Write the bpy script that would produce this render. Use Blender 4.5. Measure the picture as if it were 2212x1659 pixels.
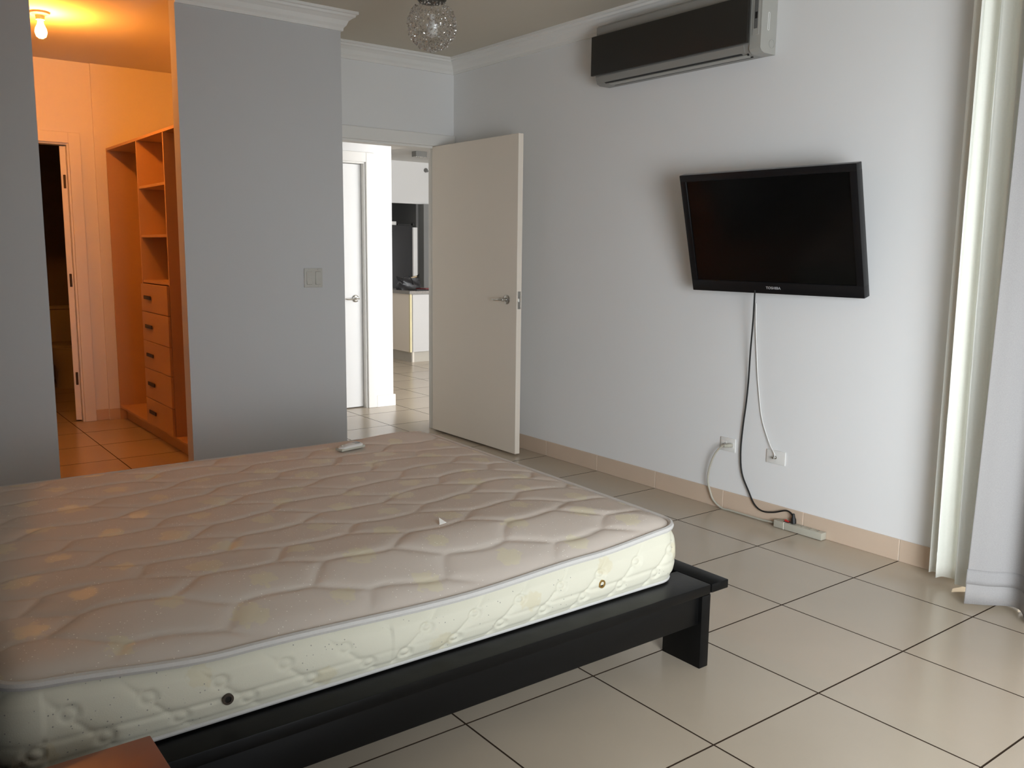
import bpy, bmesh, math, random
from mathutils import Vector, Matrix
random.seed(7)
PI = math.pi
for o in list(bpy.data.objects): bpy.data.objects.remove(o)
S = bpy.context.scene
COL = S.collection

# ------------------------------------------------------------------ camera
YAW, PITCH, ROLL = 0.65049793, -0.15025157, 0.01173854
CAM = Vector((-3.34975, -1.97701, 1.36503))
fw = Vector((math.sin(YAW)*math.cos(PITCH), math.cos(YAW)*math.cos(PITCH), math.sin(PITCH)))
rt = Vector((math.cos(YAW), -math.sin(YAW), 0)); up = rt.cross(fw)
r2 = math.cos(ROLL)*rt + math.sin(ROLL)*up; u2 = -math.sin(ROLL)*rt + math.cos(ROLL)*up
cd = bpy.data.cameras.new('camera'); cam = bpy.data.objects.new('camera', cd); COL.objects.link(cam)
M = Matrix((r2, u2, -fw)).transposed().to_4x4(); M.translation = CAM
cam.matrix_world = M
cd.sensor_fit = 'HORIZONTAL'; cd.sensor_width = 36.0; cd.lens = 36.0*1904.6034/2212.0
cd.clip_start = 0.02; cd.clip_end = 100
S.camera = cam

# ------------------------------------------------------------------ world, lights, exposure
W = bpy.data.worlds.new('sky'); S.world = W; W.use_nodes = True
bg = W.node_tree.nodes['Background']; bg.inputs[0].default_value = (0.78, 0.88, 1.0, 1); bg.inputs[1].default_value = 1.6

def area_light(name, loc, direction, sx, sy, power, color):
    l = bpy.data.lights.new(name, 'AREA'); l.shape = 'RECTANGLE'; l.size = sx; l.size_y = sy
    l.energy = power; l.color = color
    o = bpy.data.objects.new(name, l); COL.objects.link(o); o.location = loc
    o.rotation_euler = Vector(direction).to_track_quat('-Z', 'Z').to_euler()
    return o
# daylight entering through the window wall behind the camera, the curtained window and the living room windows
dl = area_light('daylight_bedroom', (-2.1, -2.80, 1.05), (0.71, 0.69, -0.17), 1.5, 1.5, 64, (0.89, 0.95, 1.0)); dl.data.spread = math.radians(118)
area_light('daylight_curtain', (0.62, -0.85, 1.2), (-1, 0, 0), 1.0, 2.2, 2.5, (0.92, 0.97, 1.0))
area_light('daylight_living', (3.0, 0.0, 1.25), (0, 1, 0), 4.4, 2.2, 275, (0.97, 0.98, 1.0))
sun = bpy.data.lights.new('sun', 'SUN'); sun.energy = 3.2; sun.angle = 0.01; sun.color = (1.0, 0.93, 0.80)
so = bpy.data.objects.new('sun', sun); COL.objects.link(so)
so.rotation_euler = Vector((-0.42, 0.10, -1.0)).to_track_quat('-Z', 'Y').to_euler()

S.view_settings.view_transform = 'Standard'; S.view_settings.look = 'None'
S.view_settings.exposure = 0.16; S.view_settings.gamma = 1.0; S.view_settings.use_curve_mapping = False
S.cycles.max_bounces = 12; S.cycles.diffuse_bounces = 8; S.cycles.transparent_max_bounces = 16
S.cycles.sample_clamp_indirect = 8.0

# ------------------------------------------------------------------ materials
def mat(name, col, rough=0.6, metal=0.0, spec=0.5, noise=None, bump=None, emit=None, coat=0.0):
    m = bpy.data.materials.new(name); m.use_nodes = True
    nt = m.node_tree; b = nt.nodes['Principled BSDF']
    b.inputs['Base Color'].default_value = (*col, 1); b.inputs['Roughness'].default_value = rough
    b.inputs['Metallic'].default_value = metal; b.inputs['Specular IOR Level'].default_value = spec
    b.inputs['Coat Weight'].default_value = coat
    tc = nt.nodes.new('ShaderNodeTexCoord')
    if noise:
        sc, amt = noise[:2]; stretch = noise[2] if len(noise) > 2 else (1, 1, 1)
        mp = nt.nodes.new('ShaderNodeMapping'); mp.inputs['Scale'].default_value = stretch
        n = nt.nodes.new('ShaderNodeTexNoise'); n.inputs['Scale'].default_value = sc; n.inputs['Detail'].default_value = 5
        nt.links.new(tc.outputs['Object'], mp.inputs[0]); nt.links.new(mp.outputs[0], n.inputs['Vector'])
        mx = nt.nodes.new('ShaderNodeMix'); mx.data_type = 'RGBA'
        mx.inputs[6].default_value = (*[c*(1-amt) for c in col], 1); mx.inputs[7].default_value = (*[min(1, c*(1+amt)) for c in col], 1)
        nt.links.new(n.outputs['Fac'], mx.inputs[0]); nt.links.new(mx.outputs[2], b.inputs['Base Color'])
    if bump:
        n2 = nt.nodes.new('ShaderNodeTexNoise'); n2.inputs['Scale'].default_value = bump[0]; n2.inputs['Detail'].default_value = 4
        nt.links.new(tc.outputs['Object'], n2.inputs['Vector'])
        bp = nt.nodes.new('ShaderNodeBump'); bp.inputs['Strength'].default_value = bump[1]; bp.inputs['Distance'].default_value = 0.003
        nt.links.new(n2.outputs['Fac'], bp.inputs['Height']); nt.links.new(bp.outputs[0], b.inputs['Normal'])
    if emit:
        b.inputs['Emission Color'].default_value = (*emit[0], 1); b.inputs['Emission Strength'].default_value = emit[1]
    return m
SHADEWALL = mat('wall_paint_shaded', (0.56, 0.56, 0.56), 0.75, spec=0.25, noise=(1.3, 0.015), bump=(60, 0.06))  # wall paint darkened for the closet partition: its dimmer light is put into the colour
WALL = mat('wall_paint', (0.76, 0.76, 0.755), 0.75, spec=0.25, noise=(1.3, 0.015), bump=(60, 0.06))
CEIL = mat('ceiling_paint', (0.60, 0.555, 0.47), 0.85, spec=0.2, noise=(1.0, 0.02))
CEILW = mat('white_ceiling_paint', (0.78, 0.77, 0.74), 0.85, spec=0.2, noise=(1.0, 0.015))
CEILK = mat('white_kitchen_paint', (0.84, 0.845, 0.84), 0.7, spec=0.25, noise=(1.3, 0.015))
TRIM = mat('trim_paint', (0.78, 0.77, 0.74), 0.55, spec=0.4, noise=(3, 0.015))
DOORM = mat('door_paint', (0.82, 0.74, 0.64), 0.45, spec=0.4, noise=(2, 0.02, (1, 1, 0.2)))
DOORW = mat('white_door_paint', (0.80, 0.80, 0.79), 0.5, noise=(2, 0.015))
TILE = mat('floor_tile', (0.455, 0.385, 0.30), 0.22, spec=0.5, noise=(2.2, 0.07), bump=(9, 0.05))
GROUT = mat('dark_grout', (0.045, 0.030, 0.020), 0.95, spec=0.05, noise=(30, 0.2))
BASE = mat('baseboard_tile', (0.60, 0.47, 0.36), 0.4, noise=(6, 0.05))
JOINT = mat('pale_joint', (0.75, 0.70, 0.62), 0.9, noise=(30, 0.05))
BLACKW = mat('black_stained_wood', (0.0045, 0.0045, 0.0045), 0.32, spec=0.16, noise=(14, 0.35, (0.15, 1, 1)), bump=(40, 0.06))
REDW = mat('dark_red_brown_wood', (0.25, 0.062, 0.021), 0.30, spec=0.45, noise=(9, 0.3, (0.2, 1, 1)))
TVB = mat('tv_black_plastic', (0.006, 0.006, 0.007), 0.30, spec=0.4, noise=(50, 0.1))
SCREEN = mat('tv_screen', (0.003, 0.003, 0.003), 0.12, spec=0.28, noise=(2, 0.2))
LOGO = mat('tv_logo', (0.42, 0.42, 0.43), 0.4, noise=(50, 0.05))
ACP = mat('ac_dark_panel', (0.022, 0.020, 0.017), 0.42, spec=0.35, noise=(3, 0.1))
ACB = mat('ac_silver_plastic', (0.27, 0.262, 0.24), 0.4, spec=0.5, noise=(6, 0.04))
ACW = mat('ac_pale_plastic', (0.38, 0.375, 0.345), 0.4, noise=(6, 0.03))
ACD = mat('ac_display', (0.13, 0.13, 0.125), 0.3, noise=(20, 0.1))
BLACKR = mat('black_rubber', (0.008, 0.008, 0.008), 0.5, noise=(30, 0.2))
WHITEP = mat('white_plastic', (0.75, 0.75, 0.73), 0.35, noise=(10, 0.015))
PLATE = mat('plate_plastic', (0.72, 0.71, 0.68), 0.45, noise=(10, 0.015))
SWPL = mat('switch_plastic', (0.50, 0.485, 0.44), 0.4, noise=(10, 0.02))
GREYP = mat('grey_beige_plastic', (0.44, 0.42, 0.35), 0.45, noise=(12, 0.04))
REDP = mat('red_switch', (0.55, 0.03, 0.03), 0.35, noise=(20, 0.1))
CHROME = mat('satin_chrome', (0.55, 0.54, 0.51), 0.28, metal=1.0, noise=(10, 0.05))
BRASS = mat('tarnished_brass', (0.45, 0.30, 0.10), 0.4, metal=1.0, noise=(60, 0.3))
DARKH = mat('eyelet_hole', (0.01, 0.009, 0.006), 0.9, noise=(30, 0.2))
MAPLE = mat('maple_veneer', (0.52, 0.33, 0.19), 0.45, noise=(5, 0.10, (1, 1, 0.12)))
MAPLED = mat('maple_drawer_front', (0.50, 0.31, 0.175), 0.4, noise=(5, 0.12, (1, 0.25, 1)))
HANDLE = mat('dark_bronze_pull', (0.06, 0.045, 0.035), 0.4, metal=0.6, noise=(30, 0.2))
CURT = mat('cream_curtain_cloth', (0.87, 0.875, 0.81), 0.9, spec=0.1, noise=(120, 0.03), bump=(400, 0.15))
REMOTE = mat('remote_plastic', (0.62, 0.60, 0.57), 0.4, noise=(20, 0.03))
PAPER = mat('paper', (0.85, 0.83, 0.78), 0.8, noise=(30, 0.03))
GRANITE = mat('grey_granite', (0.26, 0.245, 0.225), 0.25, noise=(90, 0.45))
CABW = mat('white_laminate', (0.58, 0.575, 0.565), 0.35, noise=(3, 0.015))
TOEK = mat('toe_kick_laminate', (0.46, 0.43, 0.37), 0.5, noise=(8, 0.05))
YEDGE = mat('yellow_edge_band', (0.74, 0.66, 0.40), 0.5, noise=(10, 0.08))
FRIDGE = mat('black_fridge_steel', (0.025, 0.026, 0.029), 0.28, noise=(2, 0.1), spec=0.5)
STEEL = mat('bright_steel', (0.75, 0.75, 0.74), 0.25, metal=0.9, noise=(4, 0.03))
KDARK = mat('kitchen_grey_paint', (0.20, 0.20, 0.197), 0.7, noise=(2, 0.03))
KGREY = mat('kitchen_cabinet_grey', (0.27, 0.272, 0.265), 0.6, noise=(2, 0.02))
LEATHER = mat('black_leather', (0.012, 0.012, 0.015), 0.35, noise=(25, 0.3), bump=(45, 0.5))
TAN = mat('tan_lining', (0.42, 0.32, 0.19), 0.7, noise=(30, 0.1))
REDF = mat('dark_red_folder', (0.16, 0.012, 0.016), 0.4, noise=(20, 0.2))
VENT = mat('vent_grey_metal', (0.20, 0.20, 0.19), 0.5, noise=(10, 0.05))
CERAM = mat('toilet_ceramic', (0.40, 0.39, 0.37), 0.15, noise=(4, 0.02))
CANOPY = mat('dark_bronze_canopy', (0.05, 0.043, 0.033), 0.45, metal=0.5, noise=(20, 0.2))
BULB = mat('bulb_glow', (1, 0.8, 0.5), 0.4, emit=((1.0, 0.31, 0.035), 700.0))
BULBN = mat('bulb_socket', (0.55, 0.50, 0.42), 0.5, noise=(20, 0.05))

def sheer_material():
    m = bpy.data.materials.new('sheer_cloth'); m.use_nodes = True; nt = m.node_tree; nt.nodes.clear()
    out = nt.nodes.new('ShaderNodeOutputMaterial')
    d = nt.nodes.new('ShaderNodeBsdfDiffuse'); d.inputs[0].default_value = (0.47, 0.455, 0.45, 1)
    t = nt.nodes.new('ShaderNodeBsdfTranslucent'); t.inputs[0].default_value = (0.47, 0.455, 0.45, 1)
    tr = nt.nodes.new('ShaderNodeBsdfTransparent')
    m1 = nt.nodes.new('ShaderNodeMixShader'); m1.inputs[0].default_value = 0.25
    m2 = nt.nodes.new('ShaderNodeMixShader')
    tc = nt.nodes.new('ShaderNodeTexCoord'); n = nt.nodes.new('ShaderNodeTexNoise'); n.inputs['Scale'].default_value = 300
    mr = nt.nodes.new('ShaderNodeMapRange'); mr.inputs[3].default_value = 0.10; mr.inputs[4].default_value = 0.30
    nt.links.new(tc.outputs['Object'], n.inputs['Vector']); nt.links.new(n.outputs['Fac'], mr.inputs[0]); nt.links.new(mr.outputs[0], m2.inputs[0])
    nt.links.new(d.outputs[0], m1.inputs[1]); nt.links.new(t.outputs[0], m1.inputs[2])
    nt.links.new(m1.outputs[0], m2.inputs[1]); nt.links.new(tr.outputs[0], m2.inputs[2]); nt.links.new(m2.outputs[0], out.inputs[0])
    return m
SHEER = sheer_material()

def glass_material(name, amount, tint=(1, 1, 1), rough=0.03):
    m = bpy.data.materials.new(name); m.use_nodes = True; nt = m.node_tree; nt.nodes.clear()
    out = nt.nodes.new('ShaderNodeOutputMaterial'); g = nt.nodes.new('ShaderNodeBsdfGlossy'); g.inputs['Roughness'].default_value = rough
    tr = nt.nodes.new('ShaderNodeBsdfTransparent'); tr.inputs[0].default_value = (*tint, 1)
    mx = nt.nodes.new('ShaderNodeMixShader'); mx.inputs[0].default_value = amount
    nt.links.new(tr.outputs[0], mx.inputs[1]); nt.links.new(g.outputs[0], mx.inputs[2]); nt.links.new(mx.outputs[0], out.inputs[0])
    return m
GLASS = glass_material('window_glass', 0.08)
BEAD = glass_material('crystal_bead', 0.55, (0.92, 0.90, 0.88), 0.12)
GLOBE = glass_material('globe_glass', 0.07, (0.97, 0.96, 0.95), 0.15)

def mattress_material(name, dots, dot_col):
    """cream brocade: vertex layer 'rosette' holds the woven rosettes, fine dots are printed"""
    m = bpy.data.materials.new(name); m.use_nodes = True; nt = m.node_tree; b = nt.nodes['Principled BSDF']
    at = nt.nodes.new('ShaderNodeAttribute'); at.attribute_name = 'rosette'
    tc = nt.nodes.new('ShaderNodeTexCoord')
    n = nt.nodes.new('ShaderNodeTexNoise'); n.inputs['Scale'].default_value = 45; n.inputs['Detail'].default_value = 4
    nt.links.new(tc.outputs['Object'], n.inputs['Vector'])
    mul = nt.nodes.new('ShaderNodeMath'); mul.operation = 'MULTIPLY_ADD'; mul.inputs[1].default_value = 0.9; mul.inputs[2].default_value = -0.45
    nt.links.new(n.outputs['Fac'], mul.inputs[0])
    add = nt.nodes.new('ShaderNodeMath'); add.operation = 'ADD'; nt.links.new(at.outputs['Fac'], add.inputs[0]); nt.links.new(mul.outputs[0], add.inputs[1])
    mr = nt.nodes.new('ShaderNodeMapRange'); mr.inputs[1].default_value = 0.46; mr.inputs[2].default_value = 0.56
    nt.links.new(add.outputs[0], mr.inputs[0])
    c1 = nt.nodes.new('ShaderNodeMix'); c1.data_type = 'RGBA'
    c1.inputs[6].default_value = (0.60, 0.53, 0.465, 1) if not dots else (0.62, 0.60, 0.49, 1)
    c1.inputs[7].default_value = (0.64, 0.575, 0.44, 1) if not dots else (0.60, 0.56, 0.42, 1)
    nt.links.new(mr.outputs[0], c1.inputs[0])
    v = nt.nodes.new('ShaderNodeTexVoronoi'); v.inputs['Scale'].default_value = 62 if dots else 75; v.inputs['Randomness'].default_value = 0.8
    nt.links.new(tc.outputs['Object'], v.inputs['Vector'])
    lt = nt.nodes.new('ShaderNodeMath'); lt.operation = 'LESS_THAN'; lt.inputs[1].default_value = 0.105 if dots else 0.11
    nt.links.new(v.outputs['Distance'], lt.inputs[0])
    n3 = nt.nodes.new('ShaderNodeTexNoise'); n3.inputs['Scale'].default_value = 5
    nt.links.new(tc.outputs['Object'], n3.inputs['Vector'])
    gt = nt.nodes.new('ShaderNodeMath'); gt.operation = 'GREATER_THAN'; gt.inputs[1].default_value = 0.47
    nt.links.new(n3.outputs['Fac'], gt.inputs[0])
    mm = nt.nodes.new('ShaderNodeMath'); mm.operation = 'MULTIPLY'; nt.links.new(lt.outputs[0], mm.inputs[0]); nt.links.new(gt.outputs[0], mm.inputs[1])
    c2 = nt.nodes.new('ShaderNodeMix'); c2.data_type = 'RGBA'; c2.inputs[7].default_value = (*dot_col, 1)
    nt.links.new(mm.outputs[0], c2.inputs[0]); nt.links.new(c1.outputs[2], c2.inputs[6]); nt.links.new(c2.outputs[2], b.inputs['Base Color'])
    rr = nt.nodes.new('ShaderNodeMapRange'); rr.inputs[3].default_value = 0.60; rr.inputs[4].default_value = 0.44
    nt.links.new(mr.outputs[0], rr.inputs[0]); nt.links.new(rr.outputs[0], b.inputs['Roughness'])
    b.inputs['Specular IOR Level'].default_value = 0.35
    n4 = nt.nodes.new('ShaderNodeTexNoise'); n4.inputs['Scale'].default_value = 350
    nt.links.new(tc.outputs['Object'], n4.inputs['Vector'])
    bp = nt.nodes.new('ShaderNodeBump'); bp.inputs['Strength'].default_value = 0.12; bp.inputs['Distance'].default_value = 0.002
    nt.links.new(n4.outputs['Fac'], bp.inputs['Height']); nt.links.new(bp.outputs[0], b.inputs['Normal'])
    return m
MTOP = mattress_material('mattress_top_brocade', False, (0.92, 0.88, 0.80))
MSIDE = mattress_material('mattress_side_brocade', True, (0.30, 0.29, 0.26))
PIPE = mat('mattress_piping', (0.54, 0.525, 0.50), 0.6, noise=(150, 0.05), bump=(300, 0.2))

# ------------------------------------------------------------------ mesh helpers
def merge(bm, tmp):
    me = bpy.data.meshes.new('tmp'); tmp.to_mesh(me); tmp.free(); bm.from_mesh(me); bpy.data.meshes.remove(me)
def box(bm, x0, x1, y0, y1, z0, z1, bev=0.0, seg=2, mtx=None):
    t = bmesh.new(); bmesh.ops.create_cube(t, size=1.0)
    for v in t.verts:
        v.co = Vector(((x0+x1)/2+v.co.x*(x1-x0), (y0+y1)/2+v.co.y*(y1-y0), (z0+z1)/2+v.co.z*(z1-z0)))
    if bev > 0:
        bmesh.ops.bevel(t, geom=t.edges[:], offset=bev, segments=seg, affect='EDGES', profile=0.6)
    if mtx is not None: bmesh.ops.transform(t, matrix=mtx, verts=t.verts)
    merge(bm, t); return bm
def frame_axes(d):
    d = Vector(d).normalized(); a = Vector((0, 0, 1)) if abs(d.z) < 0.9 else Vector((1, 0, 0))
    x = a.cross(d).normalized(); return x, d.cross(x).normalized()
def lathe(bm, prof, loc, axis=(0, 0, 1), n=24):
    """prof: list of (radius, distance along axis)"""
    axis = Vector(axis).normalized(); x, y = frame_axes(axis); loc = Vector(loc); rings = []
    for r, h in prof:
        if r < 1e-5: rings.append([bm.verts.new(loc+axis*h)])
        else: rings.append([bm.verts.new(loc+axis*h+(x*math.cos(2*PI*i/n)+y*math.sin(2*PI*i/n))*r) for i in range(n)])
    for a, b in zip(rings, rings[1:]):
        for i in range(n):
            j = (i+1) % n
            if len(a) == 1 and len(b) == 1: continue
            if len(a) == 1: bm.faces.new((a[0], b[i], b[j]))
            elif len(b) == 1: bm.faces.new((a[i], a[j], b[0]))
            else: bm.faces.new((a[i], a[j], b[j], b[i]))
    if len(rings[0]) > 1: bm.faces.new(rings[0][::-1])
    if len(rings[-1]) > 1: bm.faces.new(rings[-1])
    return bm
def smooth_path(pts, k=6):
    P = [Vector(p) for p in pts]; out = []
    for i in range(len(P)-1):
        p0 = P[max(0, i-1)]; p1 = P[i]; p2 = P[i+1]; p3 = P[min(len(P)-1, i+2)]
        for s in range(k):
            t = s/k
            out.append(0.5*((2*p1)+(p2-p0)*t+(2*p0-5*p1+4*p2-p3)*t*t+(3*p1-p0-3*p2+p3)*t*t*t))
    out.append(P[-1]); return out
def tube(bm, pts, r, n=10, k=6, radii=None, flat=1.0, closed=False):
    P = smooth_path(pts, k) if k > 1 else [Vector(p) for p in pts]
    rings = []; xv = None
    for i, p in enumerate(P):
        if closed: d = P[(i+1) % len(P)]-P[i-1]
        else: d = (P[min(i+1, len(P)-1)]-P[max(i-1, 0)])
        d.normalize()
        if xv is None: xv, yv = frame_axes(d)
        else: xv = (xv-d*xv.dot(d)).normalized(); yv = d.cross(xv)
        rr = r if radii is None else radii[min(len(radii)-1, int(i*(len(radii)-1)/(len(P)-1)+0.5))]
        rings.append([bm.verts.new(p+(xv*math.cos(2*PI*j/n)+yv*math.sin(2*PI*j/n)*flat)*rr) for j in range(n)])
    prs = list(zip(rings, rings[1:])) + ([(rings[-1], rings[0])] if closed else [])
    for a, b in prs:
        for j in range(n): bm.faces.new((a[j], a[(j+1) % n], b[(j+1) % n], b[j]))
    if not closed: bm.faces.new(rings[0][::-1]); bm.faces.new(rings[-1])
    return bm
def prism(bm, poly, axis, a, b):
    """extrude a 2-D polygon; axis 0: (y,z) pairs, 1: (x,z), 2: (x,y)"""
    def P(q, t): return Vector((t, *q)) if axis == 0 else Vector((q[0], t, q[1])) if axis == 1 else Vector((*q, t))
    A = [bm.verts.new(P(q, a)) for q in poly]; B = [bm.verts.new(P(q, b)) for q in poly]; n = len(poly)
    bm.faces.new(A); bm.faces.new(B[::-1])
    for i in range(n): bm.faces.new((A[i], B[i], B[(i+1) % n], A[(i+1) % n]))
    return bm
def NB(): return bmesh.new()
def obj(name, bm, m, parent=None, smooth=False, angle=None):
    bmesh.ops.recalc_face_normals(bm, faces=bm.faces[:])
    me = bpy.data.meshes.new(name); bm.to_mesh(me); bm.free()
    for mm in (m if isinstance(m, (list, tuple)) else [m]): me.materials.append(mm)
    o = bpy.data.objects.new(name, me); COL.objects.link(o)
    if smooth:
        for p in me.polygons: p.use_smooth = True
        me.set_sharp_from_angle(angle=math.radians(angle or 40))
    if parent is not None: attach(o, parent)
    return o
def base_of(o):
    v = Vector((0, 0, 0))
    while o is not None: v = v+o.location; o = o.parent
    return v
def attach(o, parent):
    o.location = -base_of(parent); o.parent = parent
def thing(name, label, cat, loc=(0, 0, 0), group=None):
    o = bpy.data.objects.new(name, None); COL.objects.link(o); o.location = loc; o.empty_display_size = 0.1
    return tag(o, label, cat, group)
def tag(o, label, cat, group=None):
    o['label'] = label; o['category'] = cat
    if group: o['group'] = group
    return o
def struct(name, bm, m, parent=None, label=None):
    o = obj(name, bm, m, parent)
    if parent is None: o['kind'] = 'structure'
    if label: o['label'] = label
    return o
def boxes(*bs):
    bm = NB()
    for b in bs: box(bm, *b)
    return bm

# ------------------------------------------------------------------ the shell
XW = 0.363            # face of the right (TV) wall
CZ = 2.735            # bedroom ceiling
struct('wall_right', boxes((XW, 0.475, -0.30, 3.75, 0, CZ), (XW, 0.475, -1.36, -0.30, 2.30, CZ), (XW, 0.475, -3.5, -1.36, 0, CZ)), WALL)
struct('wall_back', boxes((-0.877, 0.213, 3.65, 3.75, 2.11, CZ), (0.213, XW, 3.65, 3.75, 0, CZ)), WALL)
struct('wall_closet_front', boxes((-1.832, -0.877, 2.98, 3.08, 0, CZ), (-4.3, -2.515, 2.98, 3.08, 0, CZ)), SHADEWALL)
struct('wall_closet_right', boxes((-0.977, -0.877, 3.08, 5.55, 0, CZ)), WALL)
struct('wall_closet_left', boxes((-3.3, -3.2, 3.08, 5.45, 0, CZ)), WALL)
struct('wall_closet_back', boxes((-1.90, -0.977, 5.45, 5.55, 0, CZ), (-3.3, -2.62, 5.45, 5.55, 0, CZ), (-2.62, -1.90, 5.45, 5.55, 2.12, CZ),
                                 (-1.722, -0.977, 5.43, 5.45, 0, CZ)), WALL)
struct('ceiling_closet', boxes((-3.3, -0.877, 3.08, 5.55, 2.715, 2.80)), CEILW)
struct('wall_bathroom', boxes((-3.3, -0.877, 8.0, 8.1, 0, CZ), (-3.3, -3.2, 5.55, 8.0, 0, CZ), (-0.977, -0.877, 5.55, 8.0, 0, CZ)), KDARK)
struct('ceiling_bathroom', boxes((-3.3, -0.877, 5.55, 8.1, 2.5, 2.6)), CEILW)
struct('wall_left', boxes((-4.4, -4.3, -3.5, 3.08, 0, CZ)), WALL)
struct('wall_window', boxes((-4.4, -2.9, -3.5, -3.38, 0, CZ), (-2.9, -1.3, -3.5, -3.38, 2.10, CZ), (-1.3, 0.475, -3.5, -3.38, 0, CZ)), WALL)
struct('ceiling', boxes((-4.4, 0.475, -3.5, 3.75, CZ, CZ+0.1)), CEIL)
struct('wall_hall', boxes((0.224, 0.475, 4.78, 4.90, 0, 2.5), (-0.62, 0.224, 4.78, 4.90, 2.078, 2.5), (-0.877, -0.62, 4.78, 4.90, 0, 2.5)), WALL)
struct('wall_hall_left', boxes((0.38, 0.475, 4.90, 10.4, 0, CZ)), WALL)
struct('ceiling_hall', boxes((-0.877, 1.87, 3.75, 10.4, 2.5, CZ+0.1)), CEILW)
struct('ceiling_living', boxes((1.87, 6.6, 0, 12.2, CZ, CZ+0.1), (0.475, 1.87, 0.0, 3.75, CZ, CZ+0.1)), CEILW)
struct('wall_living_window', boxes((0.475, 0.8, -0.2, -0.08, 0, CZ), (5.2, 6.6, -0.2, -0.08, 0, CZ), (0.8, 5.2, -0.2, -0.08, 2.35, CZ)), WALL)
struct('wall_living_right', boxes((6.5, 6.6, -0.2, 12.2, 0, CZ)), WALL)
struct('wall_kitchen', boxes((0.475, 6.5, 10.4, 10.5, 2.085, CZ), (0.475, 2.9, 10.4, 10.5, 0, 2.085)), CEILK)
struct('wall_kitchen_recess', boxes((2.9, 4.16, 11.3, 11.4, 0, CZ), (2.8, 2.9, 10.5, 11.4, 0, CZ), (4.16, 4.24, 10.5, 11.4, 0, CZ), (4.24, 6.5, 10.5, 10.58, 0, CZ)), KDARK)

# floor: dark grout bed, one tile object for each tile that can be seen
TS = 0.5
floor = struct('floor', boxes((-4.5, 6.6, -3.5, 12.2, -0.10, -0.0015)), GROUT)
tbm = NB(); box(tbm, -0.2475, 0.2475, -0.2475, 0.2475, -0.012, 0.0, 0.0004, 1)
tme = bpy.data.meshes.new('tile'); tbm.to_mesh(tme); tbm.free(); tme.materials.append(TILE); tme.materials.append(GROUT)
for p in tme.polygons: p.material_index = 0 if p.normal.z > 0.9 else 1
def project(P):
    q = Vector(P)-CAM; z = q.dot(fw)
    if z < 0.05: return None
    return 1106+1904.6*q.dot(r2)/z, 829.5-1904.6*q.dot(u2)/z
def in_frame(ix, iy):
    ps = [project((TS*(ix+a), TS*(iy+b), 0)) for a in (0, 1) for b in (0, 1)]
    ps = [p for p in ps if p]
    return ps and max(p[0] for p in ps) > 0 and min(p[0] for p in ps) < 2212 and max(p[1] for p in ps) > 0 and min(p[1] for p in ps) < 1659
rest = NB(); ntile = 0
for ix in range(-9, 13):
    for iy in range(-7, 24):
        cx, cy = TS*(ix+0.5), TS*(iy+0.5)
        room = (iy < 6 and ix < 1) or (iy == 6 and ix >= -2) or (-2 <= ix <= 4 and 7 <= iy <= 14) or (-6 <= ix <= -4 and 6 <= iy <= 12)
        under_bed = -3.1 < cx < -1.3 and 0.25 < cy < 1.4
        if room and in_frame(ix, iy) and not under_bed and ix >= -7:
            o = bpy.data.objects.new('tile', tme); COL.objects.link(o); o.parent = floor
            o.location = (cx, cy, 0); ntile += 1
        else:
            box(rest, cx-0.2475, cx+0.2475, cy-0.2475, cy+0.2475, -0.012, 0)
tf = obj('tile_field', rest, [TILE, GROUT], floor); tf['kind'] = 'stuff'
for p in tf.data.polygons: p.material_index = 0 if p.normal.z > 0.9 else 1
print('tiles', ntile)

# crown moulding of the bedroom, mitred around the partition corner
def crown(name, path, prof, m):
    bm = NB(); n = len(path); rows = []
    for i, p in enumerate(path):
        p = Vector(p); ds = []
        if i > 0: ds.append((p-Vector(path[i-1])).normalized())
        if i < n-1: ds.append((Vector(path[i+1])-p).normalized())
        ns = [Vector((d.y, -d.x)) for d in ds]            # room lies on the right of the path
        if len(ns) == 2: b = (ns[0]+ns[1]); b = b/(1+ns[0].dot(ns[1]))
        else: b = ns[0]
        rows.append([bm.verts.new((p.x+b.x*o, p.y+b.y*o, z)) for o, z in prof])
    for a, b in zip(rows, rows[1:]):
        for j in range(len(prof)):
            k = (j+1) % len(prof); bm.faces.new((a[j], a[k], b[k], b[j]))
    bm.faces.new(rows[0]); bm.faces.new(rows[-1][::-1])
    return struct(name, bm, m)
CP = [(0, CZ-0.105), (0.012, CZ-0.105), (0.014, CZ-0.088), (0.026, CZ-0.074), (0.036, CZ-0.050), (0.056, CZ-0.034), (0.066, CZ-0.030),
      (0.068, CZ-0.018), (0.080, CZ-0.015), (0.080, CZ), (0, CZ)]
crown('trim_1', [(-1.832, 2.98), (-0.877, 2.98), (-0.877, 3.65), (XW, 3.65), (XW, -3.38)], CP, TRIM)
crown('trim_2', [(-4.3, 2.98), (-2.515, 2.98)], CP, TRIM)
# casings
cas = NB()
box(cas, -0.877, XW-0.001, 3.628, 3.65, 2.11, 2.195, 0.006)
box(cas, 0.213, 0.30, 3.628, 3.65, 0, 2.11, 0.006)
box(cas, -0.877, 0.213, 3.65, 3.75, 2.095, 2.11, 0.002)      # head lining
box(cas, 0.205, 0.213, 3.65, 3.75, 0, 2.10, 0.002)
struct('trim_3', cas, TRIM)
cas = NB()
box(cas, 0.224, 0.304, 4.760, 4.78, 0, 2.158, 0.006); box(cas, -0.70, -0.62, 4.760, 4.78, 0, 2.158, 0.006); box(cas, -0.62, 0.224, 4.760, 4.78, 2.078, 2.158, 0.006)
box(cas, 0.212, 0.224, 4.78, 4.90, 0, 2.078); box(cas, -0.62, -0.608, 4.78, 4.90, 0, 2.078); box(cas, -0.608, 0.212, 4.78, 4.90, 2.066, 2.078)
struct('trim_4', cas, TRIM)
cas = NB()
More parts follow.
